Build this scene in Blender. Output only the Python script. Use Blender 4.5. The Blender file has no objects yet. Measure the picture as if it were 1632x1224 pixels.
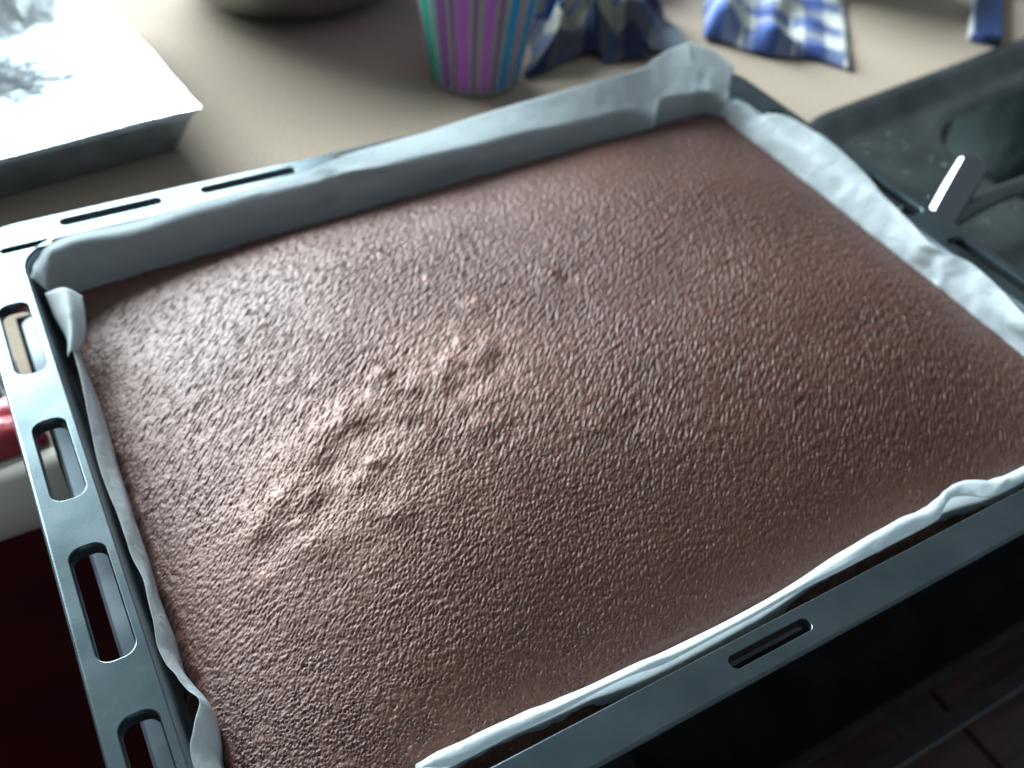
import bpy, bmesh, math, random
import numpy as np
from mathutils import Vector, Matrix

random.seed(4)
rng = np.random.default_rng(7)
S = bpy.context.scene
COL = S.collection

# ------------------------------------------------------------------ camera
cam_d = bpy.data.cameras.new('camera')
cam = bpy.data.objects.new('camera', cam_d)
COL.objects.link(cam)
right = Vector((0.87023854, -0.48858384, 0.06301364))
down = Vector((-0.30503239, -0.63485957, -0.70986518))
fwd = Vector((0.38683347, 0.59853083, -0.70151316))
M = Matrix(((right.x, -down.x, -fwd.x, 0.02827248),
            (right.y, -down.y, -fwd.y, -0.08876016),
            (right.z, -down.z, -fwd.z, 0.28546669),
            (0, 0, 0, 1)))
cam.matrix_world = M
cam_d.sensor_width = 36
cam_d.sensor_fit = 'HORIZONTAL'
cam_d.lens = 33.66
cam_d.clip_start = 0.01
cam_d.clip_end = 50
cam_d.dof.use_dof = True
cam_d.dof.focus_distance = 0.318
cam_d.dof.aperture_fstop = 8.0
S.camera = cam

# ------------------------------------------------------------------ world, window light, exposure
w = bpy.data.worlds.new('World')
S.world = w
w.use_nodes = True
bg = w.node_tree.nodes['Background']
bg.inputs['Color'].default_value = (0.76, 0.87, 0.97, 1)
bg.inputs['Strength'].default_value = 0.17
S.view_settings.view_transform = 'Standard'
S.view_settings.look = 'None'
S.view_settings.exposure = 0.64
S.view_settings.gamma = 1.0
S.cycles.caustics_reflective = False

def area(name, loc, target, sx, sy, energy, color):
    l = bpy.data.lights.new(name, 'AREA')
    l.shape = 'RECTANGLE'
    l.size = sx
    l.size_y = sy
    l.energy = energy
    l.color = color
    o = bpy.data.objects.new(name, l)
    COL.objects.link(o)
    o.location = loc
    d = Vector(target) - Vector(loc)
    o.rotation_euler = d.to_track_quat('-Z', 'Y').to_euler()
    return o
area('window_light', (-0.42, 2.60, 1.00), (0.25, 0.25, 0.05), 2.4, 1.5, 225, (0.82, 0.94, 1.0))

# ------------------------------------------------------------------ helpers
def mm(*p):
    return tuple(v / 1000.0 for v in p)

def link(name, me, mat=None, parent=None, smooth=True):
    o = bpy.data.objects.new(name, me)
    COL.objects.link(o)
    if mat is not None:
        me.materials.clear()
        for m_ in (mat if isinstance(mat, (list, tuple)) else [mat]):
            me.materials.append(m_)
    if parent is not None:
        o.parent = parent
        o.matrix_parent_inverse = parent.matrix_world.inverted() if False else Matrix.Translation(-parent.location)
    if smooth and len(me.polygons):
        me.polygons.foreach_set('use_smooth', [True] * len(me.polygons))
    return o

def mesh(verts, faces):
    me = bpy.data.meshes.new('m')
    me.from_pydata([tuple(v) for v in verts], [], faces)
    me.update()
    return me

def flatten_angle(o, deg=35):
    """Sharp edges where the angle is large."""
    me = o.data
    bm = bmesh.new(); bm.from_mesh(me)
    bmesh.ops.recalc_face_normals(bm, faces=bm.faces[:])
    lim = math.radians(deg)
    for e in bm.edges:
        if len(e.link_faces) == 2 and e.calc_face_angle(0) > lim:
            e.smooth = False
    bm.to_mesh(me); bm.free()

def thing(name, label, cat, loc=(0, 0, 0), group=None):
    o = bpy.data.objects.new(name, None)
    COL.objects.link(o)
    o.empty_display_size = 0.02
    o.location = loc
    return tag(o, label, cat, group)

def tag(o, label, cat, group=None):
    o['label'] = label
    o['category'] = cat
    if group:
        o['group'] = group
    return o

def rrect(x0, x1, y0, y1, r, n=8):
    pts = []
    for cx, cy, a0 in ((x1 - r, y1 - r, 0), (x0 + r, y1 - r, 90), (x0 + r, y0 + r, 180), (x1 - r, y0 + r, 270)):
        for i in range(n + 1):
            a = math.radians(a0 + 90 * i / n)
            pts.append((cx + r * math.cos(a), cy + r * math.sin(a)))
    return pts

def loft(rings, closed=True, cap_end=False, cap_start=False):
    n = len(rings[0])
    V = [p for r in rings for p in r]
    F = []
    for k in range(len(rings) - 1):
        for i in range(n if closed else n - 1):
            j = (i + 1) % n
            F.append((k * n + i, k * n + j, (k + 1) * n + j, (k + 1) * n + i))
    if cap_end:
        F.append(tuple((len(rings) - 1) * n + i for i in range(n)))
    if cap_start:
        F.append(tuple(reversed(range(n))))
    return mesh(V, F)

def plate(loops, z_mid, half, bevel=0.0, res=2):
    """Flat plate with holes: first loop is the outline."""
    c = bpy.data.curves.new('c', 'CURVE')
    c.dimensions = '2D'
    c.fill_mode = 'BOTH'
    c.extrude = half
    c.bevel_depth = bevel
    c.bevel_resolution = res
    for lp in loops:
        s = c.splines.new('POLY')
        s.points.add(len(lp) - 1)
        for p, q in zip(s.points, lp):
            p.co = (q[0], q[1], 0, 1)
        s.use_cyclic_u = True
    o = bpy.data.objects.new('tmp', c)
    COL.objects.link(o)
    dg = bpy.context.evaluated_depsgraph_get()
    dg.update()
    me = bpy.data.meshes.new_from_object(o.evaluated_get(dg))
    bpy.data.objects.remove(o)
    me.transform(Matrix.Translation((0, 0, z_mid)))
    return me

def tube_loop(loop, z, r, n=8):
    """Torus-like bead following a closed planar loop."""
    L = len(loop)
    rings = []
    for i in range(L):
        a = Vector(loop[i - 1]); b = Vector(loop[(i + 1) % L])
        t = (b - a).normalized()
        nx, ny = t.y, -t.x
        rings.append([(loop[i][0] + nx * r * math.cos(2 * math.pi * k / n),
                       loop[i][1] + ny * r * math.cos(2 * math.pi * k / n),
                       z + r * math.sin(2 * math.pi * k / n)) for k in range(n)])
    rings.append(rings[0])
    return loft(rings)

def lathe(profile, n=64, cx=0, cy=0, a0=0.0):
    rings = [[(cx + r * math.cos(a0 + 2 * math.pi * i / n), cy + r * math.sin(a0 + 2 * math.pi * i / n), z) for i in range(n)] for r, z in profile]
    return loft(rings)

def box_mesh(x0, x1, y0, y1, z0, z1, bevel=0.0, seg=2):
    bm = bmesh.new()
    bmesh.ops.create_cube(bm, size=1)
    bmesh.ops.scale(bm, vec=(x1 - x0, y1 - y0, z1 - z0), verts=bm.verts)
    bmesh.ops.translate(bm, vec=((x0 + x1) / 2, (y0 + y1) / 2, (z0 + z1) / 2), verts=bm.verts)
    if bevel:
        bmesh.ops.bevel(bm, geom=bm.edges[:], offset=bevel, segments=seg, affect='EDGES')
    me = bpy.data.meshes.new('m'); bm.to_mesh(me); bm.free()
    return me

def spline(P, u):
    """Catmull-Rom through control rows P (k, ...) sampled at u in [0, k-1]."""
    P = np.asarray(P, float)
    k = len(P)
    i = np.clip(np.floor(u).astype(int), 0, k - 2)
    t = (u - i).reshape((-1,) + (1,) * (P.ndim - 1))
    p0 = P[np.clip(i - 1, 0, k - 1)]; p1 = P[i]; p2 = P[i + 1]; p3 = P[np.clip(i + 2, 0, k - 1)]
    return 0.5 * ((2 * p1) + (-p0 + p2) * t + (2 * p0 - 5 * p1 + 4 * p2 - p3) * t ** 2 + (-p0 + 3 * p1 - 3 * p2 + p3) * t ** 3)

def grid_mesh(P):
    """P: (a, b, 3) array of points."""
    a, b = P.shape[:2]
    idx = np.arange(a * b).reshape(a, b)
    q = np.stack([idx[:-1, :-1], idx[1:, :-1], idx[1:, 1:], idx[:-1, 1:]], -1).reshape(-1, 4)
    me = bpy.data.meshes.new('m')
    me.vertices.add(a * b)
    me.vertices.foreach_set('co', P.reshape(-1).astype(np.float32))
    me.loops.add(q.size)
    me.loops.foreach_set('vertex_index', q.reshape(-1).astype(np.int32))
    me.polygons.add(len(q))
    me.polygons.foreach_set('loop_start', np.arange(0, q.size, 4, dtype=np.int32))
    me.update(calc_edges=True)
    return me

def uv_grid(me, a, b, su, sv):
    uv = me.uv_layers.new(name='UVMap')
    idx = np.zeros(len(me.loops), np.int32)
    me.loops.foreach_get('vertex_index', idx)
    U = np.stack([(idx // b) / (a - 1) * su, (idx % b) / (b - 1) * sv], -1)
    uv.data.foreach_set('uv', U.reshape(-1).astype(np.float32))

def fnoise(h, wd, fx, fy=None, seed=0, ang=0.0, stretch=1.0, band=0.0):
    """Gaussian-filtered white noise: feature size fx samples, stretched along ang; band > 0 takes the low part out."""
    g = np.random.default_rng(seed).standard_normal((h, wd))
    ky = np.fft.fftfreq(h)[:, None]; kx = np.fft.fftfreq(wd)[None, :]
    c, s = math.cos(ang), math.sin(ang)
    ka = (kx * c + ky * s) * fx * stretch
    kb = (-kx * s + ky * c) * fx
    k2 = ka ** 2 + kb ** 2
    H = np.exp(-k2 * 6.0)
    if band:
        H = H - np.exp(-k2 * 6.0 * band ** 2)
    n = np.real(np.fft.ifft2(np.fft.fft2(g) * H))
    return n / n.std()

# ------------------------------------------------------------------ materials
def mat(name, color, rough=0.5, metal=0.0, spec=0.5, **kw):
    m = bpy.data.materials.new(name)
    m.use_nodes = True
    b = m.node_tree.nodes['Principled BSDF']
    b.inputs['Base Color'].default_value = (*color, 1)
    b.inputs['Roughness'].default_value = rough
    b.inputs['Metallic'].default_value = metal
    b.inputs['Specular IOR Level'].default_value = spec
    for k, v in kw.items():
        b.inputs[k].default_value = v
    m.diffuse_color = (*color, 1)
    return m

def N(m, t, **kw):
    n = m.node_tree.nodes.new(t)
    for k, v in kw.items():
        setattr(n, k, v)
    return n

def noise_vary(m, c1, c2, scale, detail=4, bump=0.0, bscale=None, rough=None, lo=0.35, hi=0.65, dist=0.001, coord='Object', stretch=None):
    """Colour and relief variation from noise."""
    L = m.node_tree.links
    b = m.node_tree.nodes['Principled BSDF']
    tc = N(m, 'ShaderNodeTexCoord')
    src = tc.outputs[coord]
    if stretch:
        mp = N(m, 'ShaderNodeMapping')
        mp.inputs['Scale'].default_value = stretch
        L.new(src, mp.inputs['Vector']); src = mp.outputs['Vector']
    n = N(m, 'ShaderNodeTexNoise')
    n.inputs['Scale'].default_value = scale
    n.inputs['Detail'].default_value = detail
    L.new(src, n.inputs['Vector'])
    r = N(m, 'ShaderNodeValToRGB')
    r.color_ramp.elements[0].position = lo
    r.color_ramp.elements[1].position = hi
    r.color_ramp.elements[0].color = (*c1, 1)
    r.color_ramp.elements[1].color = (*c2, 1)
    L.new(n.outputs['Fac'], r.inputs['Fac'])
    L.new(r.outputs['Color'], b.inputs['Base Color'])
    if rough:
        mr = N(m, 'ShaderNodeMapRange')
        mr.inputs['To Min'].default_value = rough[0]
        mr.inputs['To Max'].default_value = rough[1]
        L.new(n.outputs['Fac'], mr.inputs['Value'])
        L.new(mr.outputs['Result'], b.inputs['Roughness'])
    if bump:
        n2 = N(m, 'ShaderNodeTexNoise')
        n2.inputs['Scale'].default_value = bscale or scale
        n2.inputs['Detail'].default_value = 5
        L.new(src, n2.inputs['Vector'])
        bp = N(m, 'ShaderNodeBump')
        bp.inputs['Strength'].default_value = bump
        bp.inputs['Distance'].default_value = dist
        L.new(n2.outputs['Fac'], bp.inputs['Height'])
        L.new(bp.outputs['Normal'], b.inputs['Normal'])
    return m

M_tray = mat('tray_metal', (0.30, 0.35, 0.38), 0.36, 0.88)
noise_vary(M_tray, (0.095, 0.132, 0.145), (0.125, 0.165, 0.178), 38, 7, bump=0.06, bscale=900, rough=(0.22, 0.32), dist=0.0003)
M_tray_in = mat('tray_inside', (0.16, 0.20, 0.23), 0.45, 0.5)
noise_vary(M_tray_in, (0.13, 0.165, 0.19), (0.19, 0.23, 0.26), 45, 5, rough=(0.4, 0.55))
M_top = mat('laminate_beige', (0.50, 0.42, 0.33), 0.7, 0, 0.08)
noise_vary(M_top, (0.42, 0.345, 0.265), (0.475, 0.395, 0.31), 350, 6, bump=0.05, bscale=500, rough=(0.65, 0.8), dist=0.0003)
M_cream = mat('laminate_cream', (0.68, 0.65, 0.52), 0.38)
noise_vary(M_cream, (0.76, 0.74, 0.62), (0.82, 0.80, 0.68), 30, 4, bump=0.04, bscale=300, dist=0.0003)
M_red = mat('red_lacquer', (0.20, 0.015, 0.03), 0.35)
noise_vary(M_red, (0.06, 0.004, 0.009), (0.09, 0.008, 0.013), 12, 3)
M_steel = mat('sink_steel', (0.26, 0.29, 0.29), 0.32, 0.9)
noise_vary(M_steel, (0.12, 0.145, 0.145), (0.20, 0.235, 0.23), 28, 6, bump=0.05, bscale=200, rough=(0.16, 0.34), dist=0.0005)
M_hob = mat('hob_steel', (0.10, 0.13, 0.15), 0.35, 0.8)
noise_vary(M_hob, (0.08, 0.105, 0.125), (0.13, 0.16, 0.18), 40, 4, rough=(0.3, 0.45))
M_chrome = mat('chrome', (0.26, 0.28, 0.31), 0.08, 1.0)
M_black = mat('black_enamel', (0.02, 0.022, 0.025), 0.4, 0.2)
noise_vary(M_black, (0.015, 0.017, 0.02), (0.035, 0.035, 0.038), 50, 5, rough=(0.35, 0.6))
M_wood = mat('brown_wood', (0.12, 0.055, 0.03), 0.5)
noise_vary(M_wood, (0.05, 0.028, 0.02), (0.09, 0.053, 0.039), 18, 6, bump=0.15, bscale=60, stretch=(1, 12, 12), dist=0.0006)
M_floor = mat('dark_laminate', (0.06, 0.03, 0.022), 0.5)
noise_vary(M_floor, (0.045, 0.022, 0.016), (0.075, 0.04, 0.03), 9, 5, stretch=(1, 8, 1))
M_foil = mat('aluminium_foil', (0.92, 0.94, 0.96), 0.24, 1.0)
noise_vary(M_foil, (0.66, 0.76, 0.80), (0.76, 0.85, 0.88), 60, 4, bump=0.5, bscale=75, rough=(0.26, 0.40), dist=0.004)
M_tin = mat('tin_side', (0.34, 0.41, 0.47), 0.45, 0.8)
noise_vary(M_tin, (0.28, 0.35, 0.41), (0.42, 0.49, 0.55), 50, 4, bump=0.5, bscale=110, rough=(0.35, 0.5), dist=0.003)
M_bowl = mat('bowl_steel', (0.42, 0.41, 0.39), 0.3, 1.0)
noise_vary(M_bowl, (0.36, 0.355, 0.34), (0.48, 0.47, 0.45), 30, 4, rough=(0.25, 0.4))
M_ceramic = mat('pale_ceramic', (0.55, 0.60, 0.55), 0.25)
M_navy = mat('navy_plastic', (0.02, 0.05, 0.16), 0.35)
M_white = mat('white_plastic', (0.72, 0.76, 0.78), 0.35)
M_grey = mat('grey_plastic', (0.20, 0.25, 0.30), 0.4)
noise_vary(M_grey, (0.18, 0.23, 0.28), (0.23, 0.28, 0.33), 80, 4)
M_green = mat('green_cloth', (0.012, 0.03, 0.012), 0.8)
noise_vary(M_green, (0.008, 0.02, 0.01), (0.03, 0.05, 0.02), 30, 4, bump=0.4, bscale=60, dist=0.01)
M_packet = mat('red_packet', (0.42, 0.03, 0.05), 0.35)
noise_vary(M_packet, (0.36, 0.02, 0.04), (0.5, 0.045, 0.07), 50, 4, bump=0.4, bscale=120, dist=0.002)
M_crimp = mat('silver_crimp', (0.5, 0.5, 0.52), 0.25, 0.9)
M_water = mat('water', (0.9, 0.95, 1.0), 0.03, 0.0, IOR=1.33)
M_water.node_tree.nodes['Principled BSDF'].inputs['Transmission Weight'].default_value = 0.9

# baking paper: thin, lets light through
M_paper = bpy.data.materials.new('baking_paper')
M_paper.use_nodes = True
nt = M_paper.node_tree
for n_ in list(nt.nodes):
    nt.nodes.remove(n_)
out = nt.nodes.new('ShaderNodeOutputMaterial')
mix = nt.nodes.new('ShaderNodeMixShader'); mix.inputs[0].default_value = 0.50
pb = nt.nodes.new('ShaderNodeBsdfPrincipled')
pb.inputs['Base Color'].default_value = (0.74, 0.80, 0.81, 1)
pb.inputs['Roughness'].default_value = 0.55
tr = nt.nodes.new('ShaderNodeBsdfTranslucent'); tr.inputs['Color'].default_value = (0.88, 0.94, 0.95, 1)
tcx = nt.nodes.new('ShaderNodeTexCoord')
nz = nt.nodes.new('ShaderNodeTexNoise'); nz.inputs['Scale'].default_value = 90; nz.inputs['Detail'].default_value = 6
bpn = nt.nodes.new('ShaderNodeBump'); bpn.inputs['Strength'].default_value = 0.35; bpn.inputs['Distance'].default_value = 0.002
cr = nt.nodes.new('ShaderNodeValToRGB')
cr.color_ramp.elements[0].color = (0.66, 0.735, 0.755, 1); cr.color_ramp.elements[1].color = (0.76, 0.82, 0.83, 1)
nt.links.new(tcx.outputs['Object'], nz.inputs['Vector'])
vc = nt.nodes.new('ShaderNodeTexVoronoi'); vc.feature = 'DISTANCE_TO_EDGE'; vc.inputs['Scale'].default_value = 55
wn = nt.nodes.new('ShaderNodeVectorMath'); wn.operation = 'MULTIPLY_ADD'; wn.inputs[1].default_value = (0.02, 0.02, 0.02)
nt.links.new(nz.outputs['Color'], wn.inputs[0]); nt.links.new(tcx.outputs['Object'], wn.inputs[2]); nt.links.new(wn.outputs['Vector'], vc.inputs['Vector'])
vcm = nt.nodes.new('ShaderNodeMath'); vcm.operation = 'MULTIPLY_ADD'; vcm.inputs[1].default_value = 1.6; vcm.use_clamp = False
nt.links.new(vc.outputs['Distance'], vcm.inputs[0]); nt.links.new(nz.outputs['Fac'], vcm.inputs[2])
nt.links.new(vcm.outputs[0], bpn.inputs['Height'])
nt.links.new(bpn.outputs['Normal'], tr.inputs['Normal'])
nt.links.new(nz.outputs['Fac'], cr.inputs['Fac'])
nt.links.new(cr.outputs['Color'], pb.inputs['Base Color'])
nt.links.new(bpn.outputs['Normal'], pb.inputs['Normal'])
nt.links.new(pb.outputs[0], mix.inputs[1]); nt.links.new(tr.outputs[0], mix.inputs[2])
nt.links.new(mix.outputs[0], out.inputs[0])

# cake crust
M_cake = bpy.data.materials.new('chocolate_crust')
M_cake.use_nodes = True
nt = M_cake.node_tree
b = nt.nodes['Principled BSDF']
at = nt.nodes.new('ShaderNodeAttribute'); at.attribute_name = 'crust'
tcx = nt.nodes.new('ShaderNodeTexCoord')
nz = nt.nodes.new('ShaderNodeTexNoise'); nz.inputs['Scale'].default_value = 420; nz.inputs['Detail'].default_value = 6
big = nt.nodes.new('ShaderNodeTexNoise'); big.inputs['Scale'].default_value = 22; big.inputs['Detail'].default_value = 5
ad = nt.nodes.new('ShaderNodeMath'); ad.operation = 'MULTIPLY_ADD'; ad.inputs[1].default_value = 0.35
ad2 = nt.nodes.new('ShaderNodeMath'); ad2.operation = 'MULTIPLY_ADD'; ad2.inputs[1].default_value = 0.12
cr = nt.nodes.new('ShaderNodeValToRGB')
e = cr.color_ramp.elements
e[0].position = 0.10; e[0].color = (0.048, 0.014, 0.008, 1)
e[1].position = 0.95; e[1].color = (0.37, 0.20, 0.145, 1)
x = e.new(0.45); x.color = (0.100, 0.030, 0.0145, 1)
nt.links.new(tcx.outputs['Object'], nz.inputs['Vector'])
nt.links.new(tcx.outputs['Object'], big.inputs['Vector'])
nt.links.new(nz.outputs['Fac'], ad.inputs[0]); nt.links.new(at.outputs['Fac'], ad.inputs[2])
nt.links.new(big.outputs['Fac'], ad2.inputs[0]); nt.links.new(ad.outputs[0], ad2.inputs[2])
nt.links.new(ad2.outputs[0], cr.inputs['Fac'])
nt.links.new(cr.outputs['Color'], b.inputs['Base Color'])
b.inputs['Roughness'].default_value = 0.56
b.inputs['Specular IOR Level'].default_value = 0.95
b.inputs['Specular Tint'].default_value = (1.0, 0.89, 0.85, 1)
b.inputs['Sheen Weight'].default_value = 0.03
b.inputs['Sheen Roughness'].default_value = 0.45
b.inputs['Sheen Tint'].default_value = (1.0, 0.9, 0.86, 1)
vor = nt.nodes.new('ShaderNodeTexVoronoi'); vor.feature = 'SMOOTH_F1'; vor.inputs['Scale'].default_value = 620
vm = nt.nodes.new('ShaderNodeMath'); vm.operation = 'MULTIPLY_ADD'; vm.inputs[1].default_value = -0.9
nt.links.new(tcx.outputs['Object'], vor.inputs['Vector']); nt.links.new(vor.outputs['Distance'], vm.inputs[0]); nt.links.new(nz.outputs['Fac'], vm.inputs[2])
bpn = nt.nodes.new('ShaderNodeBump'); bpn.inputs['Strength'].default_value = 0.5; bpn.inputs['Distance'].default_value = 0.0006
nt.links.new(vm.outputs[0], bpn.inputs['Height']); nt.links.new(bpn.outputs['Normal'], b.inputs['Normal'])

# checked cotton: bands from UV in metres
def plaid(name, base, band, line, pu, pv):
    m = bpy.data.materials.new(name); m.use_nodes = True
    t = m.node_tree; L = t.links
    bb = t.nodes['Principled BSDF']; bb.inputs['Roughness'].default_value = 0.85; bb.inputs['Specular IOR Level'].default_value = 0.2
    uv = t.nodes.new('ShaderNodeTexCoord')
    sep = t.nodes.new('ShaderNodeSeparateXYZ'); L.new(uv.outputs['UV'], sep.inputs[0])
    def stripes(sock, period, width, off):
        a = t.nodes.new('ShaderNodeMath'); a.operation = 'MULTIPLY_ADD'; a.inputs[1].default_value = 1 / period; a.inputs[2].default_value = off
        L.new(sock, a.inputs[0])
        f = t.nodes.new('ShaderNodeMath'); f.operation = 'FRACT'; L.new(a.outputs[0], f.inputs[0])
        c = t.nodes.new('ShaderNodeMath'); c.operation = 'LESS_THAN'; c.inputs[1].default_value = width; L.new(f.outputs[0], c.inputs[0])
        return c.outputs[0]
    col = None
    prev = (*base, 1)
    def blend(fac_sock, colr, amount, prev):
        mx = t.nodes.new('ShaderNodeMix'); mx.data_type = 'RGBA'
        ml = t.nodes.new('ShaderNodeMath'); ml.operation = 'MULTIPLY'; ml.inputs[1].default_value = amount
        L.new(fac_sock, ml.inputs[0]); L.new(ml.outputs[0], mx.inputs['Factor'])
        if isinstance(prev, tuple): mx.inputs['A'].default_value = prev
        else: L.new(prev, mx.inputs['A'])
        mx.inputs['B'].default_value = (*colr, 1)
        return mx.outputs['Result']
    p = blend(stripes(sep.outputs[0], pu, 0.40, 0.1), band, 0.72, prev)
    p = blend(stripes(sep.outputs[1], pv, 0.40, 0.0), band, 0.72, p)
    p = blend(stripes(sep.outputs[0], pu, 0.07, 0.38), line, 0.8, p)
    p = blend(stripes(sep.outputs[1], pv, 0.07, 0.30), line, 0.8, p)
    L.new(p, bb.inputs['Base Color'])
    wv = t.nodes.new('ShaderNodeTexNoise'); wv.inputs['Scale'].default_value = 900
    bp = t.nodes.new('ShaderNodeBump'); bp.inputs['Strength'].default_value = 0.3; bp.inputs['Distance'].default_value = 0.0006
    L.new(uv.outputs['Object'], wv.inputs['Vector']); L.new(wv.outputs['Fac'], bp.inputs['Height']); L.new(bp.outputs['Normal'], bb.inputs['Normal'])
    return m
M_plaid = plaid('blue_check_cotton', (0.62, 0.66, 0.60), (0.02, 0.07, 0.30), (0.70, 0.72, 0.68), 0.042, 0.046)
M_plaid2 = plaid('navy_check_cotton', (0.30, 0.30, 0.24), (0.006, 0.015, 0.07), (0.012, 0.08, 0.35), 0.060, 0.052)

TOP = -0.0400          # worktop surface
# ================================================================== setting
fl = link('floor', mesh([(-2.5, -2.5, -0.9), (3, -2.5, -0.9), (3, 3, -0.9), (-2.5, 3, -0.9)], [(0, 1, 2, 3)]), M_floor, smooth=False)
fl['kind'] = 'structure'

# sink frame (slightly turned against the tray)
SA = math.atan2(22, 188)
SC, SS = math.cos(SA), math.sin(SA)
SO = (0.495, 0.3245)
def sk(x, y):
    """Sink-local (x right, y away; far-left corner at 0,0) to the worktop plane."""
    return (SO[0] + x * SC - y * SS, SO[1] + x * SS + y * SC)
def skloop(x0, x1, y0, y1, r, n=8):
    return [sk(*p) for p in rrect(x0, x1, y0, y1, r, n)]

# worktop
wt = thing('worktop', 'beige laminate kitchen worktop with a rounded cream front edge, under the tray', 'worktop', (0.3, 0.6, TOP))
outline = [(-0.9, 0.242), (0.0075, 0.242), (0.0075, 0.3365), (0.4765, 0.3365), (0.4765, 0.040), (1.7, 0.040), (1.7, 1.25), (-0.9, 1.25)]
link('slab', plate([outline, skloop(-0.008, 0.70, -0.278, -0.012, 0.056)], TOP - 0.019, 0.019), M_top, wt, smooth=False)
prof = [(0.2419, TOP)] + [(0.2419 - 0.004 - 0.013 * math.sin(math.radians(a)), TOP - 0.019 + 0.019 * math.cos(math.radians(a))) for a in range(0, 181, 10)] + [(0.2419, TOP - 0.038)]
fe = link('front_edge', loft([[(xx, y, z) for y, z in prof] for xx in (-0.9, 0.0075)], closed=False), M_cream, wt)
fe2 = link('front_edge', loft([[(xx, y - 0.202, z) for y, z in prof] for xx in (0.4765, 1.7)], closed=False), M_cream, wt)
link('support_panel', box_mesh(0.034, 0.052, 0.075, 1.2, -0.9, TOP - 0.0401), M_red, wt, smooth=False)

hob = thing('hob', 'dark steel hob set into the worktop directly under the cake tray', 'hob', (0.24, 0.19, TOP))
hx = rrect(0.0085, 0.4755, 0.045, 0.3355, 0.006, 6)
hb = link('hob_plate', loft([[(x, y, z) for x, y in rrect(0.0085 + i, 0.4755 - i, 0.045 + i, 0.3355 - i, 0.006, 6)] for i, z in ((0.004, TOP - 0.0395), (0.0, TOP - 0.0390), (0.0, TOP - 0.0012), (0.0012, TOP))], cap_end=True, cap_start=True), M_hob, hob)
flatten_angle(hb, 30)
for bx_, by_ in ((0.13, 0.11), (0.35, 0.11), (0.13, 0.26), (0.35, 0.26)):
    link('burner_ring', tube_loop([(bx_ + 0.05 * math.cos(2 * math.pi * i / 40), by_ + 0.05 * math.sin(2 * math.pi * i / 40)) for i in range(40)], TOP + 0.00005, 0.0002, 6), M_black, hob)
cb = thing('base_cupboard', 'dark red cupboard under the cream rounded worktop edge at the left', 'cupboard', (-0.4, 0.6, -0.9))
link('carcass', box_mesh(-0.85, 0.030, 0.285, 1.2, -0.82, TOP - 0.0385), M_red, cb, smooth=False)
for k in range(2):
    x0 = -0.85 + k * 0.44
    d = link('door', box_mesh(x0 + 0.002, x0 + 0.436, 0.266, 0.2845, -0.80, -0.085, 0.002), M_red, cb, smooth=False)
    h = lathe([(0.0, 0), (0.006, 0), (0.006, 0.014), (0.013, 0.018), (0.013, 0.026), (0.0, 0.028)], 20)
    h.transform(Matrix.Translation((x0 + (0.40 if k == 0 else 0.04), 0.266, -0.16)) @ Matrix.Rotation(math.radians(90), 4, 'X'))
    hk = link('knob', h, M_cream, d)
link('plinth', box_mesh(-0.85, 0.030, 0.33, 0.345, -0.9, -0.82), M_black, cb, smooth=False)

# ================================================================== baking tray
W, D = 0.460, 0.355
tray = thing('baking_tray', 'grey metal oven tray with slotted rims holding the chocolate cake', 'baking tray', (W / 2, D / 2, TOP))
outer = rrect(0, W, 0, D, 0.022, 10)
inner = rrect(0.0195, 0.4405, 0.0135, 0.3365, 0.020, 10)
slots = []
for (a, c) in ((0.0305, 0.0790), (0.1010, 0.1490), (0.1735, 0.2160), (0.2465, 0.2940)):
    slots.append((0.0048, 0.0163, a, c, 0.0042))
    slots.append((W - 0.0163, W - 0.0048, a, c, 0.0042))
for (a, c) in ((0.041, 0.090), (0.1100, 0.1605), (0.183, 0.233), (0.2530, 0.303), (0.323, 0.372)):
    slots.append((a, c, D - 0.0105, D - 0.0040, 0.0028))
slots.append((0.1865, 0.2215, 0.0048, 0.0096, 0.0022))
slots.append((0.012, 0.034, D - 0.0260 + 0.004, D - 0.0260 + 0.0085, 0.002))
FIL = ((1.0, 0.0001), (0.72, -0.00012), (0.45, -0.0005), (0.22, -0.0011), (0.06, -0.0020), (0.0, -0.0031), (0.0, -0.0052))
def grow(s, g):
    return rrect(s[0] - g, s[1] + g, s[2] - g, s[3] + g, s[4] + g, 6)
def filr(s):
    return 0.0009 if min(s[1] - s[0], s[3] - s[2]) > 0.008 else 0.0005
sl = [grow(s, filr(s) * 0.97) for s in slots]
rim = link('flange', plate([outer, inner] + sl, -0.0006, 0.0004, 0.0004, 2), M_tray, tray)
flatten_angle(rim, 50)
for s in slots:
    q = filr(s)
    link('slot_edge', loft([[(x, y, z) for x, y in grow(s, q * k)] for k, z in FIL]), M_tray, tray)
def inset(d):
    return rrect(0.0195 + d, 0.4405 - d, 0.0135 + d, 0.3365 - d, max(0.020 - d * 0.2, 0.01), 10)
rings = []
for d, z in ((-0.0002, -0.0006), (0.0006, -0.0012), (0.0012, -0.0035), (0.0030, -0.0300), (0.0045, -0.0350), (0.0085, -0.0385), (0.014, -0.0396)):
    rings.append([(x, y, z) for x, y in inset(d)])
pb_ = link('pan_body', loft(rings, cap_end=True), M_tray_in, tray)
link('rolled_rim', tube_loop(outer, -0.0012, 0.0014, 10), M_tray, tray)
link('turned_edge', loft([[(x, y, -0.0016) for x, y in rrect(0.0006, W - 0.0006, 0.0006, D - 0.0006, 0.022, 10)], [(x, y, -0.0075) for x, y in rrect(0.0016, W - 0.0016, 0.0016, D - 0.0016, 0.021, 10)]]), M_tray_in, tray)

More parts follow.
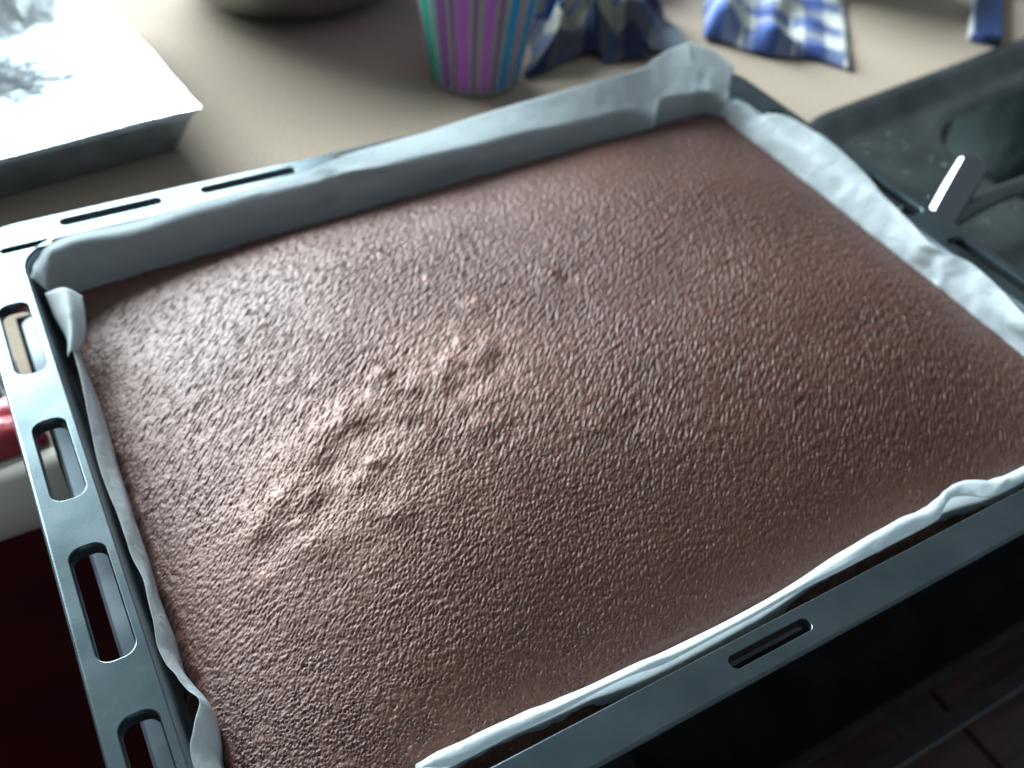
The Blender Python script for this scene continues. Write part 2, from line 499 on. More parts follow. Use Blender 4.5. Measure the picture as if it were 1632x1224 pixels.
# ================================================================== cake
step = 0.00036
x0, x1, y0, y1 = 0.0245, 0.4365, 0.0190, 0.3325
nx, ny = int((x1 - x0) / step), int((y1 - y0) / step)
X, Y = np.meshgrid(np.linspace(x0, x1, nx), np.linspace(y0, y1, ny))
low1 = fnoise(ny, nx, 60, seed=11); low2 = fnoise(ny, nx, 30, seed=12)
bx0, bx1, by0, by1, rr = 0.0275, 0.4335, 0.0280, 0.3285, 0.016
qx = np.abs(X - (bx0 + bx1) / 2) - ((bx1 - bx0) / 2 - rr)
qy = np.abs(Y - (by0 + by1) / 2) - ((by1 - by0) / 2 - rr)
sd = -(np.hypot(np.maximum(qx, 0), np.maximum(qy, 0)) + np.minimum(np.maximum(qx, qy), 0) - rr)   # >0 inside
sd = sd + 0.0007 * low2 + 0.0003 * fnoise(ny, nx, 7, seed=15)
u = np.clip((X - 0.03) / 0.4, 0, 1); v = np.clip((Y - 0.02) / 0.31, 0, 1)
z_far = -0.027 + 0.015 * u; z_near = -0.0175 - 0.001 * u
ze = z_near * (1 - v) + z_far * v
ze = ze - 0.004 * np.exp(-((X - 0.03) / 0.05) ** 2) * (1 - v)
def rise(d, s):
    return 1 - (1 - np.clip(d / s, 0, 1)) ** 2.3
dome = rise(X - bx0, 0.13) * rise(bx1 - X, 0.13) * rise(Y - by0, 0.14) * rise(by1 - Y, 0.12)
Z = ze + 0.0255 * dome
Z += 0.0002 * low1 * np.clip(sd / 0.03, 0, 1)
Z += 0.00008 * low2 * np.clip(sd / 0.02, 0, 1)
# lumps where the crust broke in the middle
lump = np.zeros_like(Z); tanm = np.zeros_like(Z)
small = []
rl = random.Random(12)
for k in range(64):
    f_ = rl.random()
    px_, py_ = 62 + 135 * f_ + rl.gauss(0, 15), 124 + 68 * f_ + rl.gauss(0, 15)
    small.append((px_, py_, rl.uniform(2.2, 4.8), rl.choice((1, 1, 1, -0.8)) * rl.uniform(.35, .95), rl.uniform(.5, .95)))
for (cx, cy, r, hgt, t) in ((191, 203, 5.5, 1.5, 1.0), (182, 174, 6.5, 1.3, .8), (164, 168, 8, 1.5, .9), (159, 139, 9, 1.4, .8), (112, 163, 10, 1.5, .8),
                         (135, 150, 8, 1.1, .6), (80, 142, 11, 1.3, .8), (65, 136, 10, 1.0, .6), (82, 115, 7, 1.2, .8), (233, 206, 5, .9, .5), (204, 117, 6, .8, .5),
                         (128, 173, 9, .9, .5), (105, 192, 10, .8, .45), (93, 160, 10, 1.0, .6), (154, 161, 7, .9, .7), (174, 152, 8, .9, .55), (120, 138, 9, 1.0, .55),
                         (101, 145, 6, -1.7, 0), (91, 130, 5.5, -1.3, 0), (240, 200, 4, -1.2, 0), (122, 153, 6, -1.1, 0), (183, 162, 6, -1.0, 0), (143, 174, 5, -.8, 0),
                         (218, 112, 5, -1.0, 0), (172, 128, 6, -.8, 0), (147, 141, 6, -.9, 0), (174, 186, 5, -.8, 0), (70, 125, 6, -.7, 0),
                         (105, 150, 56, 0.8, .60), (165, 165, 50, 0.7, .54)) + tuple(small):
    g = np.exp(-(((X * 1000 - cx) ** 2 + (Y * 1000 - cy) ** 2) / (r * r)))
    lump += g * hgt * 0.85 / 1000
    tanm = np.maximum(tanm, g * t * (1.0 if r > 30 or r < 5 else 0.8) * (hgt > 0))
Z += lump * (0.85 + 0.22 * fnoise(ny, nx, 16, seed=14))
# crust grain: round blisters near the front left, drawn-out wrinkles towards the far right
ANG = math.atan2(0.69, 0.72)
patch_ = np.clip(0.9 + 0.5 * fnoise(ny, nx, 25, seed=22), 0, 2)
K = 0.00046 / step
g0 = 0.42 * fnoise(ny, nx, 1.6 * K, seed=1, band=3.0) + 1.0 * fnoise(ny, nx, 0.66 * K, seed=23, band=2.2) * np.clip(1 + 0.45 * fnoise(ny, nx, 9, seed=26), 0.2, 2)
g1 = 0.85 * fnoise(ny, nx, 0.76 * K, seed=2, ang=ANG, stretch=3.2, band=2.2) + 0.32 * fnoise(ny, nx, 2.2 * K, seed=24, ang=ANG, stretch=1.5, band=2.6)
g2 = 0.95 * fnoise(ny, nx, 0.80 * K, seed=3, ang=ANG, stretch=8.0, band=2.4) + 0.30 * fnoise(ny, nx, 2.4 * K, seed=25, ang=ANG, stretch=2.5, band=2.6)
fine = fnoise(ny, nx, 0.8 * K, seed=4, band=2.0)
t = np.clip(((X - 0.03) * 0.40 + (Y - 0.02) * 0.95 - 0.03) / 0.15, 0, 1)
w0 = np.clip(1 - t / 0.5, 0, 1); w2 = np.clip((t - 0.5) / 0.5, 0, 1); w1 = 1 - w0 - w2
gr = (w0 * g0 + w1 * g1 + w2 * g2) / np.sqrt(w0 ** 2 + w1 ** 2 + w2 ** 2)
gr = np.tanh(gr * 0.6) * 1.1 - 0.45 * np.maximum(0, -gr - 0.7) + 0.12 * fnoise(ny, nx, 5.0, seed=21, ang=ANG, stretch=1.3, band=2.2) * patch_
amp = 0.00034 * w0 + 0.00020 * w1 + 0.00025 * w2
patch = np.clip(1.0 + 0.12 * fnoise(ny, nx, 60, seed=8), 0.75, 1.4)
Z += (gr * amp + fine * 0.00005) * patch * np.clip(sd / 0.006, 0.8, 1)
# side of the cake
Z -= 0.00055 * np.clip(fnoise(ny, nx, 1.0 * K, seed=41) - 1.75, 0, 1.2) * np.clip(sd / 0.006, 0, 1)
side = np.clip(sd / 0.004, -1, 1)
Z = np.where(sd < 0.004, Z - (0.004 - sd) ** 2 / 0.004 * 0.9, Z)
Z = np.maximum(Z, -0.0375)
P = np.stack([X, Y, Z], -1)
me = grid_mesh(P.transpose(1, 0, 2))
crust = np.clip(0.10 + 0.50 * tanm + 0.03 * gr + 0.015 * low1, 0, 1).T.reshape(-1)
a_ = me.attributes.new('crust', 'FLOAT', 'POINT')
a_.data.foreach_set('value', crust.astype(np.float32))
cake = link('chocolate_cake', me, M_cake)
tag(cake, 'freshly baked chocolate sheet cake with a wrinkled brown crust filling the paper-lined tray', 'cake')

# ================================================================== baking paper
paper = thing('baking_paper', 'pale blue white baking paper lining the tray around the chocolate cake', 'baking paper', (W / 2, D / 2, TOP))
def strip(name, cols, per=10, rowper=6, wr=0.0005, seed=0, mat_=M_paper, parent=paper):
    C_ = np.array(cols, float) / 1000.0           # (k, rows, 3)
    k, r = C_.shape[:2]
    U = np.linspace(0, k - 1, (k - 1) * per + 1)
    A = spline(C_, U)
    V = np.linspace(0, r - 1, (r - 1) * rowper + 1)
    B = spline(A.transpose(1, 0, 2), V).transpose(1, 0, 2)
    n1 = fnoise(B.shape[0] + 40, B.shape[1] + 40, 7, seed=seed)[:B.shape[0], :B.shape[1]]
    n2 = fnoise(B.shape[0] + 40, B.shape[1] + 40, 3, seed=seed + 50)[:B.shape[0], :B.shape[1]]
    tu = np.gradient(B, axis=0); tv = np.gradient(B, axis=1)
    nn = np.cross(tu, tv); nn /= np.linalg.norm(nn, axis=-1, keepdims=True) + 1e-12
    B = B + nn * (0.7 * wr * n1 - 1.1 * wr * np.abs(n1 + 0.5 * n2) + 0.25 * wr * n2)[..., None]
    o = link(name, grid_mesh(B), mat_, parent)
    s_ = o.modifiers.new('Solidify', 'SOLIDIFY'); s_.thickness = 0.00014; s_.offset = 0
    return o

# far side, wrapping round the far right corner
far = []
far.append([(33, 303, -33), (30, 305, -20), (27, 307, -9), (24, 308, -2), (22.5, 309, 1.5)])
far.append([(35, 319, -33), (32, 321, -20), (29.5, 322, -9), (27.5, 321, -2), (26.5, 319, 2)])
far.append([(46, 326, -33), (44, 328.5, -20), (42, 331, -9), (40, 332, -2), (38.5, 331.5, 2)])
for x, top, z in ((70, 331.5, 2.5), (106, 334.5, 3), (150, 335.5, 3.6), (172, 337, 5.5), (189, 338, 8.5), (238, 337, 12), (291, 341, 14), (338, 345, 14.5), (366, 347, 15)):
    far.append([(x, 326.5, -33), (x, 329 - (345 - top) * 0.06, -18), (x, 331.5 - (345 - top) * 0.1, -7), (x, min(334.6, top - 0.6), 0.6), (x, top, z)])
far.append([(381, 322, -33), (381.5, 324, -16), (382, 327, -2), (384, 335, 8), (386, 348, 16)])
far.append([(390, 327, -33), (390.5, 331, -15), (391, 332.5, -1), (392.5, 342, 10), (394, 349, 19)])
far.append([(404, 329, -33), (405, 331, -14), (406, 334.8, 0.5), (407.5, 344, 13), (409, 351, 22.5)])
far.append([(418.5, 329, -33), (419.5, 331.5, -14), (420.5, 335.2, 0.8), (421.5, 346.5, 14), (422.5, 353, 23)])
far.append([(420, 328.5, -33), (421, 331, -14), (422, 334.8, 0.8), (423, 345, 14), (424, 351.5, 23)])
far.append([(427, 326, -33), (428.5, 329, -12), (430, 332, 2), (431.5, 335, 13), (433, 339, 21.5)])
far.append([(432, 317, -33), (433.5, 318.5, -12), (434.5, 320, 1), (435, 321.5, 11), (435.5, 323, 18)])
strip('paper_flap', far, 9, 6, 0.0005, 1)
# right side
rt = []
for y, top, z in ((320, 436, -2), (313, 437, 0), (297, 439.5, 2.5), (280, 451, 3.5), (252, 453, 3.5), (224, 450, 3.2), (207, 446, 3), (190, 440.5, 3), (172, 437, 2.5), (152, 433.5, 1.5), (140, 434, 2),
                  (128, 437, 3), (116, 435.5, 3.5), (104, 434.5, 2.5), (86, 430.5, 2), (66, 433, 3), (42, 436, 3), (24, 432, 3)):
    rt.append([(427.5, y, -33), (428.5, y, -20), (430.5, y, -11), (min(top - 2, 437.5), y, -3.0 if top < 439 else 1.0), (top, y, z)])
strip('paper_flap', rt, 8, 6, 0.0006, 2)
# front side: stands up, then folds outwards as a lip
ridge = [(80.5, 23.6), (88.6, 25.0), (113.7, 23.0), (129.5, 21.6), (154.8, 20.3), (175.3, 19.4), (219, 20.0), (250, 22.4), (277, 24.1), (296.2, 23.8), (306, 25.5), (312.7, 27.5), (321.7, 27.6), (333.9, 22.0), (350, 20.4), (390, 21), (428, 24)]
lip_ = [(82.5, 22.5), (90.3, 19.0), (112.5, 18.9), (129.5, 18.6), (154.3, 18.8), (174.6, 17.3), (218.5, 17.9), (250, 17.4), (274, 17.4), (296.9, 17.6), (304, 20.3), (311.3, 23.1), (319.4, 20.4), (327, 16.0), (346, 15.6), (390, 15.8), (426, 18)]
lip = [(a_, b_ + 1.2) for a_, b_ in lip_]
nr = []
for (rx, ry), (lx, ly) in zip(ridge, lip):
    nr.append([(rx, min(ry + 4.2, 27.4), -33), (rx, min(ry + 4.0, 27.2), -14), (rx, min(ry + 3.2, 26.8), -4.5), (rx, ry + 0.2, 0.1), ((rx + lx) / 2, (ry + ly) / 2 - 0.3, 0.3), (lx, ly, -0.9)])
strip('paper_flap', nr, 9, 4, 0.00022, 3)
# left side
li = [(28.9, 291), (29.3, 259), (28.8, 223), (28, 197), (27.6, 170), (27.1, 150), (27, 132.6), (27.1, 114), (26.6, 99.5), (28.5, 91), (30.5, 85), (31.6, 78.5), (30.4, 70), (27.8, 61), (27, 40), (27, 22)]
lo = [(27.2, 289), (27.0, 258), (25.3, 224), (22.8, 192), (23.4, 164), (23.4, 144.5), (24.3, 130.5), (23.2, 115.5), (22.2, 103), (23.5, 94), (25.8, 86), (28.6, 79.2), (25.1, 72.4), (21.2, 63), (21.2, 42), (22.2, 22)]
lf = []
for (ax, ay), (cx, cy) in zip(li, lo):
    lf.append([(ax + 1.5, ay, -33), (ax + 0.4, ay, -22), (ax, ay, -17), ((ax + cx) / 2 + 0.3, (ay + cy) / 2, -11.5), (cx, cy, -7.5)])
strip('paper_flap', lf, 8, 5, 0.00022, 4)
ear = [[(24.5, 303, -5), (33, 297, 0), (39, 294, -5)],
       [(25.0, 288, -9), (31.8, 286, -1.5), (37.6, 285, -7)],
       [(26.5, 273, -10), (30.0, 273, -4), (34.8, 274, -11)],
       [(24.5, 259, -8), (26.5, 260, -6), (29.5, 263, -10)]]
strip('folded_corner', ear, 6, 6, 0.0003, 5)

# ================================================================== foil covered tin
tin = thing('foil_covered_tin', 'rectangular tin covered with crinkled shiny foil on the worktop behind the tray', 'tin', (0.02, 0.55, TOP))
TA = math.radians(6.5)
def tn(x, y, z):
    """Tin-local: near right top corner at 0,0; x goes left negative."""
    return (0.1365 + x * math.cos(TA) - y * math.sin(TA) * 0.75, 0.4465 + x * math.sin(TA) + y * math.cos(TA), z)
ZT = -0.008
a, b_ = 150, 120
UU, VV = np.meshgrid(np.linspace(-0.27, 0, a), np.linspace(0, 0.21, b_), indexing='ij')
dx = np.minimum(-UU, UU + 0.27); dy = np.minimum(VV, 0.21 - VV)
dd = np.minimum(dx, dy)
def sstep(x_):
    x_ = np.clip(x_, 0, 1)
    return x_ * x_ * (3 - 2 * x_)
dz = -0.004 * sstep((dd - 0.008) / 0.03) + 0.050 * sstep((-UU - 0.030 - 0.015 * np.sin(VV * 60)) / 0.10) * sstep((VV - 0.035) / 0.12)
an = np.arctan2(VV - 0.10, UU + 0.12); rad = np.hypot(UU + 0.12, VV - 0.10)
fold = np.abs(np.sin(an * 17 + 2.2 * fnoise(a, b_, 30, seed=31))) * np.clip(rad / 0.12, 0, 1.3) * np.clip(dd / 0.02, 0, 1)
cr_ = fnoise(a, b_, 9, seed=32); cr2 = np.abs(fnoise(a, b_, 5, seed=33))
dz = dz + 0.0008 * fold + 0.0002 * cr_ * np.clip(dd / 0.01, 0.2, 1) - 0.0001 * cr2
jit = 0.0005 * fnoise(a, b_, 8, seed=35) * (dd < 0.003)
PT = np.zeros((a, b_, 3))
for i in range(a):
    for j in range(b_):
        PT[i, j] = tn(UU[i, j] + jit[i, j], VV[i, j] - jit[i, j], ZT + dz[i, j])
link('foil_cover', grid_mesh(PT), M_foil, tin)
rings = []
for ins, z in ((0.0, ZT - 0.0006), (-0.0010, ZT - 0.003), (0.001, ZT - 0.006), (0.011, TOP + 0.003), (0.014, TOP + 0.0004)):
    rings.append([tn(x, y, z) for x, y in rrect(-0.27 + ins, -ins, ins, 0.21 - ins, 0.008, 6)])
link('tin_body', loft(rings, cap_end=True), M_tin, tin)

# ================================================================== bowl at the top edge
bw = thing('mixing_bowl', 'round steel bowl on the worktop behind the striped cup, cut by the picture edge', 'bowl', (0.30, 0.72, TOP))
link('bowl_wall', lathe([(0.0, TOP + 0.0005), (0.060, TOP + 0.0005), (0.066, TOP + 0.002), (0.095, TOP + 0.022), (0.118, TOP + 0.055), (0.126, TOP + 0.085),
                         (0.124, TOP + 0.085), (0.115, TOP + 0.055), (0.092, TOP + 0.025), (0.058, TOP + 0.006), (0.0, TOP + 0.005)], 72, 0.268, 0.662), M_bowl, bw)
link('rolled_rim', tube_loop([(0.268 + 0.1265 * math.cos(2 * math.pi * i / 72), 0.662 + 0.1265 * math.sin(2 * math.pi * i / 72)) for i in range(72)], TOP + 0.085, 0.0022), M_bowl, bw)

# ================================================================== striped cup
cup = thing('striped_cup', 'frosted plastic cup with green, purple and blue vertical stripes behind the tray', 'cup', (0.34, 0.466, TOP))
def frosted(name, c, tr_, rough):
    m_ = mat(name, c, rough)
    m_.node_tree.nodes['Principled BSDF'].inputs['Transmission Weight'].default_value = tr_
    m_.node_tree.nodes['Principled BSDF'].inputs['IOR'].default_value = 1.25
    return m_
M_cup = [frosted('frosted_clear', (0.52, 0.54, 0.52), 0.5, 0.35), frosted('print_green', (0.02, 0.36, 0.28), 0.15, 0.3), frosted('print_purple', (0.25, 0.10, 0.33), 0.15, 0.3),
         frosted('print_violet', (0.50, 0.15, 0.60), 0.15, 0.3), frosted('print_blue', (0.03, 0.33, 0.68), 0.15, 0.3), frosted('print_pink', (0.62, 0.10, 0.40), 0.15, 0.3)]
ccx, ccy = 0.3350, 0.4700
nseg = 180
prof = [(0.0, TOP + 0.0006), (0.020, TOP + 0.0006), (0.0300, TOP + 0.0020), (0.0318, TOP + 0.006)]
for k in range(1, 9):
    prof.append((0.0318 + 0.0185 * k / 8, TOP + 0.006 + 0.114 * k / 8))
nout = len(prof)
prof += [(0.0490, TOP + 0.120), (0.0304, TOP + 0.008), (0.0, TOP + 0.006)]
me = lathe(prof, nseg, ccx, ccy)
cw = link('cup_wall', me, M_cup, cup)
# printed stripes: bands of the wall facing every way round
view_a = math.degrees(math.atan2(-0.0888 - ccy, 0.0283 - ccx))
bands = [(-68, -52, 1), (-41, -30, 2), (-19, -8, 3), (6, 16, 3), (30, 40, 4), (53, 64, 4), (74, 87, 5), (-47, -44, 1), (-25, -22, 2), (-3, 0, 2), (20, 24, 2), (44, 47, 5), (67, 70, 4),
         (98, 112, 2), (124, 138, 3), (150, 164, 1), (176, 190, 4), (202, 216, 3), (228, 242, 2), (254, 268, 5)]
for p in me.polygons:
    k = p.index // nseg
    if 3 <= k < nout - 1:
        ang = (math.degrees(math.atan2(p.center.y - ccy, p.center.x - ccx)) - view_a + 90) % 360 - 90
        for lo_, hi_, mi in bands:
            if lo_ <= ang < hi_:
                p.material_index = mi

# ================================================================== cloths
def cloth(name, corners, na, nb, zfun, mat_, label, cat, su, sv, edge=None, thick=0.0012):
    A, Bc, Cc, Dc = [np.array(c) for c in corners]
    u_ = np.linspace(0, 1, na)[:, None, None]; v_ = np.linspace(0, 1, nb)[None, :, None]
    Pxy = (A * (1 - u_) + Bc * u_) * (1 - v_) + (Dc * (1 - u_) + Cc * u_) * v_
    U_ = np.broadcast_to(u_[..., 0], (na, nb)); V_ = np.broadcast_to(v_[..., 0], (na, nb))
    if edge is not None:
        Pxy = Pxy + edge(U_, V_)
    Zc = zfun(U_, V_)
    me = grid_mesh(np.concatenate([Pxy, Zc[..., None]], -1))
    uv_grid(me, na, nb, su, sv)
    o = link(name, me, mat_)
    s_ = o.modifiers.new('Solidify', 'SOLIDIFY'); s_.thickness = thick; s_.offset = 1
    return tag(o, label, cat)

n_a, n_b = 130, 130
q1 = fnoise(n_a, n_b, 26, seed=61); q2 = fnoise(n_a, n_b, 14, seed=62)
def z_towel(U_, V_):
    e_ = np.minimum(np.minimum(U_, 1 - U_), np.minimum(V_, 1 - V_))
    zz = 0.006 + 0.0035 * np.clip(q1, -1.2, 1.5) + 0.0012 * q2
    zz += 0.014 * np.exp(-((U_ - 0.10) / 0.10) ** 2)               # rolled fold along the left end
    zz += 0.008 * np.exp(-((U_ - 0.42 - 0.15 * V_) / 0.09) ** 2)
    return TOP + 0.0006 + np.maximum(zz, 0.0005) * np.clip(e_ / 0.05, 0.03, 1) ** 0.6
def e_towel(U_, V_):
    w_ = 0.004 * np.sin(U_ * 9 + 1) * (1 - V_)
    return np.stack([w_ * 0.6, w_], -1)
cloth('tea_towel', [(0.528, 0.452), (0.6055, 0.3735), (0.735, 0.520), (0.628, 0.580)], n_a, n_b, z_towel, M_plaid,
      'blue and cream checked tea towel lying flat with one pointed corner near the sink', 'tea towel', 0.115, 0.19, e_towel)
q3 = fnoise(n_a, n_b, 30, seed=71); q4 = fnoise(n_a, n_b, 13, seed=72); q5 = np.abs(fnoise(n_a, n_b, 20, seed=73))
def z_crump(U_, V_):
    e_ = np.minimum(np.minimum(U_, 1 - U_), np.minimum(V_, 1 - V_))
    zz = 0.040 + 0.012 * q3 + 0.006 * q4 - 0.015 * q5
    return TOP + 0.0006 + np.maximum(zz, 0.003) * np.clip(e_ / 0.16, 0.02, 1) ** 0.7
def e_crump(U_, V_):
    return np.stack([0.006 * q4, 0.006 * q3], -1) * 0.8
cloth('kitchen_cloth', [(0.378, 0.458), (0.476, 0.448), (0.585, 0.605), (0.440, 0.650)], n_a, n_b, z_crump, M_plaid2,
      'crumpled navy and cream kitchen cloth heaped between the striped cup and the tea towel', 'kitchen cloth', 0.15, 0.22, e_crump)

# spatula
sp = thing('spatula', 'grey plastic spatula blade poking out beside the crumpled navy cloth', 'spatula', (0.49, 0.47, TOP))
bm_pts = [(0.4745, 0.4510), (0.4965, 0.4340), (0.5135, 0.4690), (0.5140, 0.5060), (0.5000, 0.5130)]
bl = link('blade', plate([bm_pts], 0, 0.0010, 0.0008, 2), M_grey, sp)
bl.data.transform(Matrix.Translation((0, 0, TOP + 0.0060)))
bl.data.update()
hd = lathe([(0.0, 0), (0.006, 0.001), (0.0075, 0.01), (0.0065, 0.09), (0.008, 0.15), (0.0, 0.156)], 20)
hd.transform(Matrix.Translation((0.506, 0.508, TOP + 0.0085)) @ Matrix.Rotation(math.radians(-25), 4, 'Z') @ Matrix.Rotation(math.radians(-88), 4, 'X'))
link('handle', hd, M_grey, sp)

# ================================================================== sink and tap
sink = thing('kitchen_sink', 'dark stainless steel inset sink with raised rim and deep bowl right of the tray', 'sink', (*sk(0.35, -0.15), TOP))
def srings(spec, n=10):
    return [[(*q, z) for q in skloop(-0.021 + i, 0.712 - i, -0.290 + i, -i, max(0.070 - i, 0.012), n)] for i, z in spec]
link('rim', loft(srings(((-0.001, TOP + 0.0003), (0.0005, TOP + 0.0016), (0.004, TOP + 0.0026), (0.009, TOP + 0.0022), (0.013, TOP + 0.0004), (0.017, TOP - 0.0050), (0.022, TOP - 0.0072), (0.024, TOP - 0.0075)))), M_steel, sink)
deck_o = skloop(0.003, 0.688, -0.266, -0.024, 0.046, 10)
bowl = skloop(0.088, 0.50, -0.245, -0.036, 0.062, 10)
dk = link('drainer', plate([deck_o, bowl], TOP - 0.0079, 0.0004), M_steel, sink, smooth=False)
def bring(i, z):
    return [(*q, z) for q in skloop(0.088 + i, 0.50 - i, -0.245 + i, -0.036 - i, max(0.062 - i * 0.4, 0.02), 10)]
link('sink_bowl', loft([bring(-0.0005, TOP - 0.0074), bring(0.003, TOP - 0.0082), bring(0.006, TOP - 0.012), bring(0.012, TOP - 0.12), bring(0.03, TOP - 0.145), bring(0.08, TOP - 0.150)], cap_end=True), M_steel, sink)

tap = thing('mixer_tap', 'shiny chrome mixer tap with a raised lever on the sink edge beside the tray', 'tap', (0.489, 0.184, TOP))
tx, ty = 0.489, 0.184
link('tap_body', lathe([(0.0175, TOP + 0.0027), (0.0175, TOP + 0.006), (0.0145, TOP + 0.0075), (0.0140, TOP + 0.012), (0.0115, TOP + 0.0175), (0.006, TOP + 0.0205), (0.0, TOP + 0.021)], 40, tx, ty), M_chrome, tap)
LB, LT = Vector((0.4875, 0.1835, -0.0285)), Vector((0.5265, 0.2015, 0.0005))
ld = (LT - LB).length
prof = [(0.0, -0.004), (0.0085, -0.002), (0.0098, 0.002), (0.0100, ld * 0.5), (0.0100, ld - 0.008)] + [(0.0100 * math.cos(math.radians(a)), ld - 0.008 + 0.0085 * math.sin(math.radians(a))) for a in range(10, 91, 10)]
lv = lathe(prof, 40)
lv.transform(Matrix.Translation(LB) @ (LT - LB).to_track_quat('Z', 'Y').to_matrix().to_4x4())
lvo = link('lever', lv, M_chrome, tap)
kb = lathe([(0.0, 0.0), (0.0035, 0.0), (0.0035, 0.004), (0.0058, 0.005), (0.0064, 0.007), (0.0064, 0.014), (0.005, 0.016), (0.0, 0.0165)], 28)
kb.transform(Matrix.Translation((tx - 0.006, ty + 0.006, -0.0275)) @ Vector((-0.45, 0.6, 0.62)).to_track_quat('Z', 'Y').to_matrix().to_4x4())
link('knob', kb, M_chrome, tap)
pathp = [(tx + 0.010, ty + 0.001, TOP + 0.012), (tx + 0.05, ty + 0.002, TOP + 0.020), (tx + 0.10, ty + 0.000, TOP + 0.022), (tx + 0.135, ty - 0.002, TOP + 0.019), (tx + 0.148, ty - 0.003, TOP + 0.010), (tx + 0.149, ty - 0.003, TOP + 0.002)]
pp = spline(pathp, np.linspace(0, len(pathp) - 1, 40))
rings = []
for i in range(len(pp)):
    tdir = Vector(pp[min(i + 1, len(pp) - 1)] - pp[max(i - 1, 0)]).normalized()
    s1 = tdir.cross(Vector((0, 1, 0))).normalized(); s2 = tdir.cross(s1)
    rings.append([tuple(Vector(pp[i]) + (s1 * math.cos(2 * math.pi * k / 20) + s2 * math.sin(2 * math.pi * k / 20)) * 0.0055) for k in range(20)])
link('spout', loft(rings), M_steel, tap)

# drops of water on the drainer
bm = bmesh.new()
for k in range(36):
    lx, ly = random.uniform(0.03, 0.083), random.uniform(-0.15, -0.03)
    px_, py_ = sk(lx, ly)
    r_ = random.uniform(0.0006, 0.0016)
    m_ = Matrix.Translation((px_, py_, TOP - 0.0074)) @ Matrix.Diagonal((1, random.uniform(.8, 1.3), 0.5, 1))
    bmesh.ops.create_uvsphere(bm, u_segments=10, v_segments=6, radius=r_, matrix=m_)
me = bpy.data.meshes.new('m'); bm.to_mesh(me); bm.free()
wd_ = link('water_drops', me, M_water)
wd_['kind'] = 'stuff'
tag(wd_, 'small clear drops of water scattered on the dark sink drainer', 'water drops')

# ================================================================== small things on the worktop
bs = thing('scrubbing_brush', 'navy blue brush handle with a pale edge lying behind the sink', 'brush', (0.79, 0.42, TOP))
A2, B2 = Vector((0.7455, 0.3655)), Vector((0.850, 0.452))
t2 = (B2 - A2).normalized(); n2_ = Vector((-t2.y, t2.x))
def quad(o0, o1, a0=0.0, a1=1.0):
    s0 = A2 + (B2 - A2) * a0; s1 = A2 + (B2 - A2) * a1
    return [tuple(s0 + n2_ * o0), tuple(s1 + n2_ * o0), tuple(s1 + n2_ * o1), tuple(s0 + n2_ * o1)]
link('handle', plate([quad(-0.0115, 0.0085)], TOP + 0.0048, 0.003, 0.0012), M_navy, bs)
link('pale_edge', plate([quad(0.0088, 0.0115)], TOP + 0.0042, 0.0026, 0.0008), M_white, bs)
hp = link('head', plate([rrect(B2.x - 0.005, B2.x + 0.05, B2.y - 0.01, B2.y + 0.05, 0.012)], TOP + 0.018, 0.008, 0.002), M_navy, bs)
bm = bmesh.new()
for i in range(8):
    for j in range(8):
        m_ = Matrix.Translation((B2.x + 0.004 + i * 0.005, B2.y + i * 0.0 + j * 0.005, TOP + 0.0048))
        bmesh.ops.create_cone(bm, segments=6, radius1=0.0018, radius2=0.0015, depth=0.009, matrix=m_)
me = bpy.data.meshes.new('m'); bm.to_mesh(me); bm.free()
br_ = link('bristles', me, M_white, bs); br_['kind'] = 'stuff'

cbw = thing('ceramic_bowl', 'pale green grey bowl on the worktop behind the checked tea towel', 'bowl', (0.735, 0.535, TOP))
link('bowl_wall', lathe([(0.0, TOP + 0.0005), (0.034, TOP + 0.0005), (0.036, TOP + 0.006), (0.056, TOP + 0.020), (0.068, TOP + 0.045), (0.071, TOP + 0.062),
                         (0.068, TOP + 0.062), (0.064, TOP + 0.045), (0.052, TOP + 0.024), (0.0, TOP + 0.010)], 56, 0.722, 0.527), M_ceramic, cbw)

pk = thing('red_packet', 'crumpled red food packet on the worktop edge left of the tray', 'packet', (-0.03, 0.265, TOP))
na_, nb_ = 60, 50
u_, v_ = np.meshgrid(np.linspace(0, 1, na_), np.linspace(0, 1, nb_), indexing='ij')
pil = (np.sin(np.pi * u_) * np.sin(np.pi * v_)) ** 0.45
nz_ = fnoise(na_, nb_, 12, seed=91); nz2 = fnoise(na_, nb_, 6, seed=92)
zt = TOP + 0.001 + 0.011 * pil + (0.0012 * nz_ + 0.0005 * nz2) * pil
Pk = np.stack([-0.095 + 0.102 * u_ + 0.001 * nz2, 0.2430 + 0.036 * v_ - 0.006 * u_ * 0 + 0.0008 * nz_, zt], -1)
link('packet_body', grid_mesh(Pk), M_packet, pk)
Pb = Pk.copy(); Pb[..., 2] = TOP + 0.0006
u2, v2 = np.meshgrid(np.linspace(0, 1, 70), np.linspace(0, 1, 16), indexing='ij')
Pc = np.stack([-0.095 + 0.098 * u2, 0.2795 + 0.016 * v2, TOP + 0.0025 + 0.0022 * np.sin(u2 * 95 + 2 * v2) * (0.3 + v2) + 0.004 * v2], -1)
c_ = link('crimped_end', grid_mesh(Pc), M_crimp, pk)
s_ = c_.modifiers.new('Solidify', 'SOLIDIFY'); s_.thickness = 0.0003

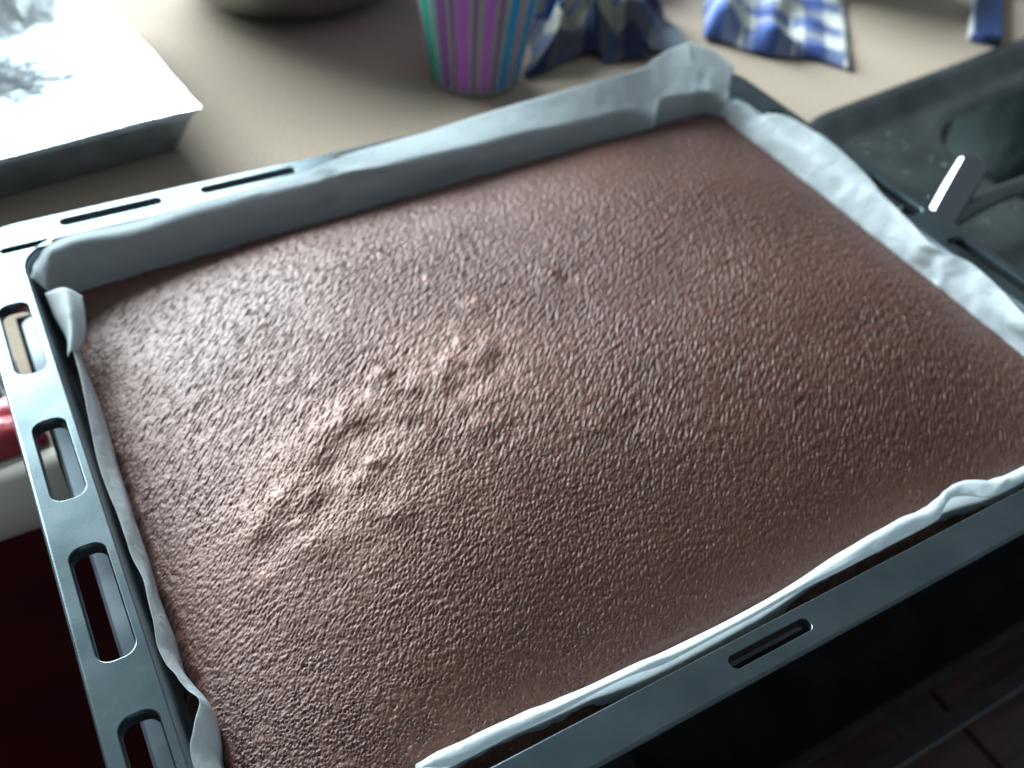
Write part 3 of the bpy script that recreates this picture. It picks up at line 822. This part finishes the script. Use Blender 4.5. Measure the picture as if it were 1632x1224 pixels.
# ================================================================== below the front of the tray
tl = thing('wooden_trolley', 'brown wooden plank trolley standing below the front of the worktop', 'trolley', (0.62, 0.12, -0.9))
TZ = -0.290
for k in range(9):
    px_ = 0.075 + k * 0.1275
    pkm = box_mesh(px_, px_ + 0.125, -0.30, 0.46, TZ - 0.022 - 0.0004 * (k % 3), TZ - 0.0004 * (k % 3), 0.0012)
    link('plank', pkm, M_wood, tl, smooth=False)
for lx in (0.09, 1.17):
    for ly in (-0.27, 0.41):
        link('leg', box_mesh(lx, lx + 0.04, ly, ly + 0.04, -0.9, TZ - 0.0235, 0.002), M_wood, tl, smooth=False)

dt = thing('dark_tray', 'empty black oven tray with long rim slots in the shadow below the cake tray', 'baking tray', (0.55, 0.15, TZ))
def dl(x, y):
    return (x, y)
douter = rrect(0.205, 0.935, -0.006, 0.330, 0.02, 8)
dinner = rrect(0.235, 0.905, 0.026, 0.300, 0.02, 8)
dsl = []
for k in range(7):
    xs = 0.2450 + (k - 0) * 0.0
for xs in (0.287, 0.4215, 0.556, 0.690, 0.815):
    dsl.append(rrect(xs, xs + 0.100, 0.0035, 0.0205, 0.005, 5))
link('flange', plate([douter, dinner] + dsl, -0.2506, 0.0004, 0.0004), M_black, dt)
rings = []
for d, z in ((0, -0.2506), (0.0015, -0.254), (0.005, -0.283), (0.012, -0.2892)):
    rings.append([(x, y, z) for x, y in rrect(0.235 + d, 0.905 - d, 0.026 + d, 0.300 - d, 0.018, 8)])
link('pan_body', loft(rings, cap_end=True), M_black, dt)
link('rolled_rim', tube_loop(douter, -0.2512, 0.0012, 8), M_tray_in, dt)

# dark green bag on the floor
na_, nb_ = 60, 60
th, ph = np.meshgrid(np.linspace(0, 2 * np.pi, na_), np.linspace(0.02, np.pi / 2, nb_), indexing='ij')
nz_ = fnoise(na_, nb_, 16, seed=95); nz_[-1] = nz_[0]
rad = 0.17 * (1 + 0.10 * nz_)
Pg = np.stack([-0.12 + rad * np.sin(ph) * np.cos(th), 0.06 + 0.8 * rad * np.sin(ph) * np.sin(th), -0.899 + 0.30 * np.cos(ph) * (1 + 0.06 * nz_)], -1)
gb = link('shopping_bag', grid_mesh(Pg), M_green)
tag(gb, 'dark green fabric bag on the floor below the cupboard, in shadow', 'bag')
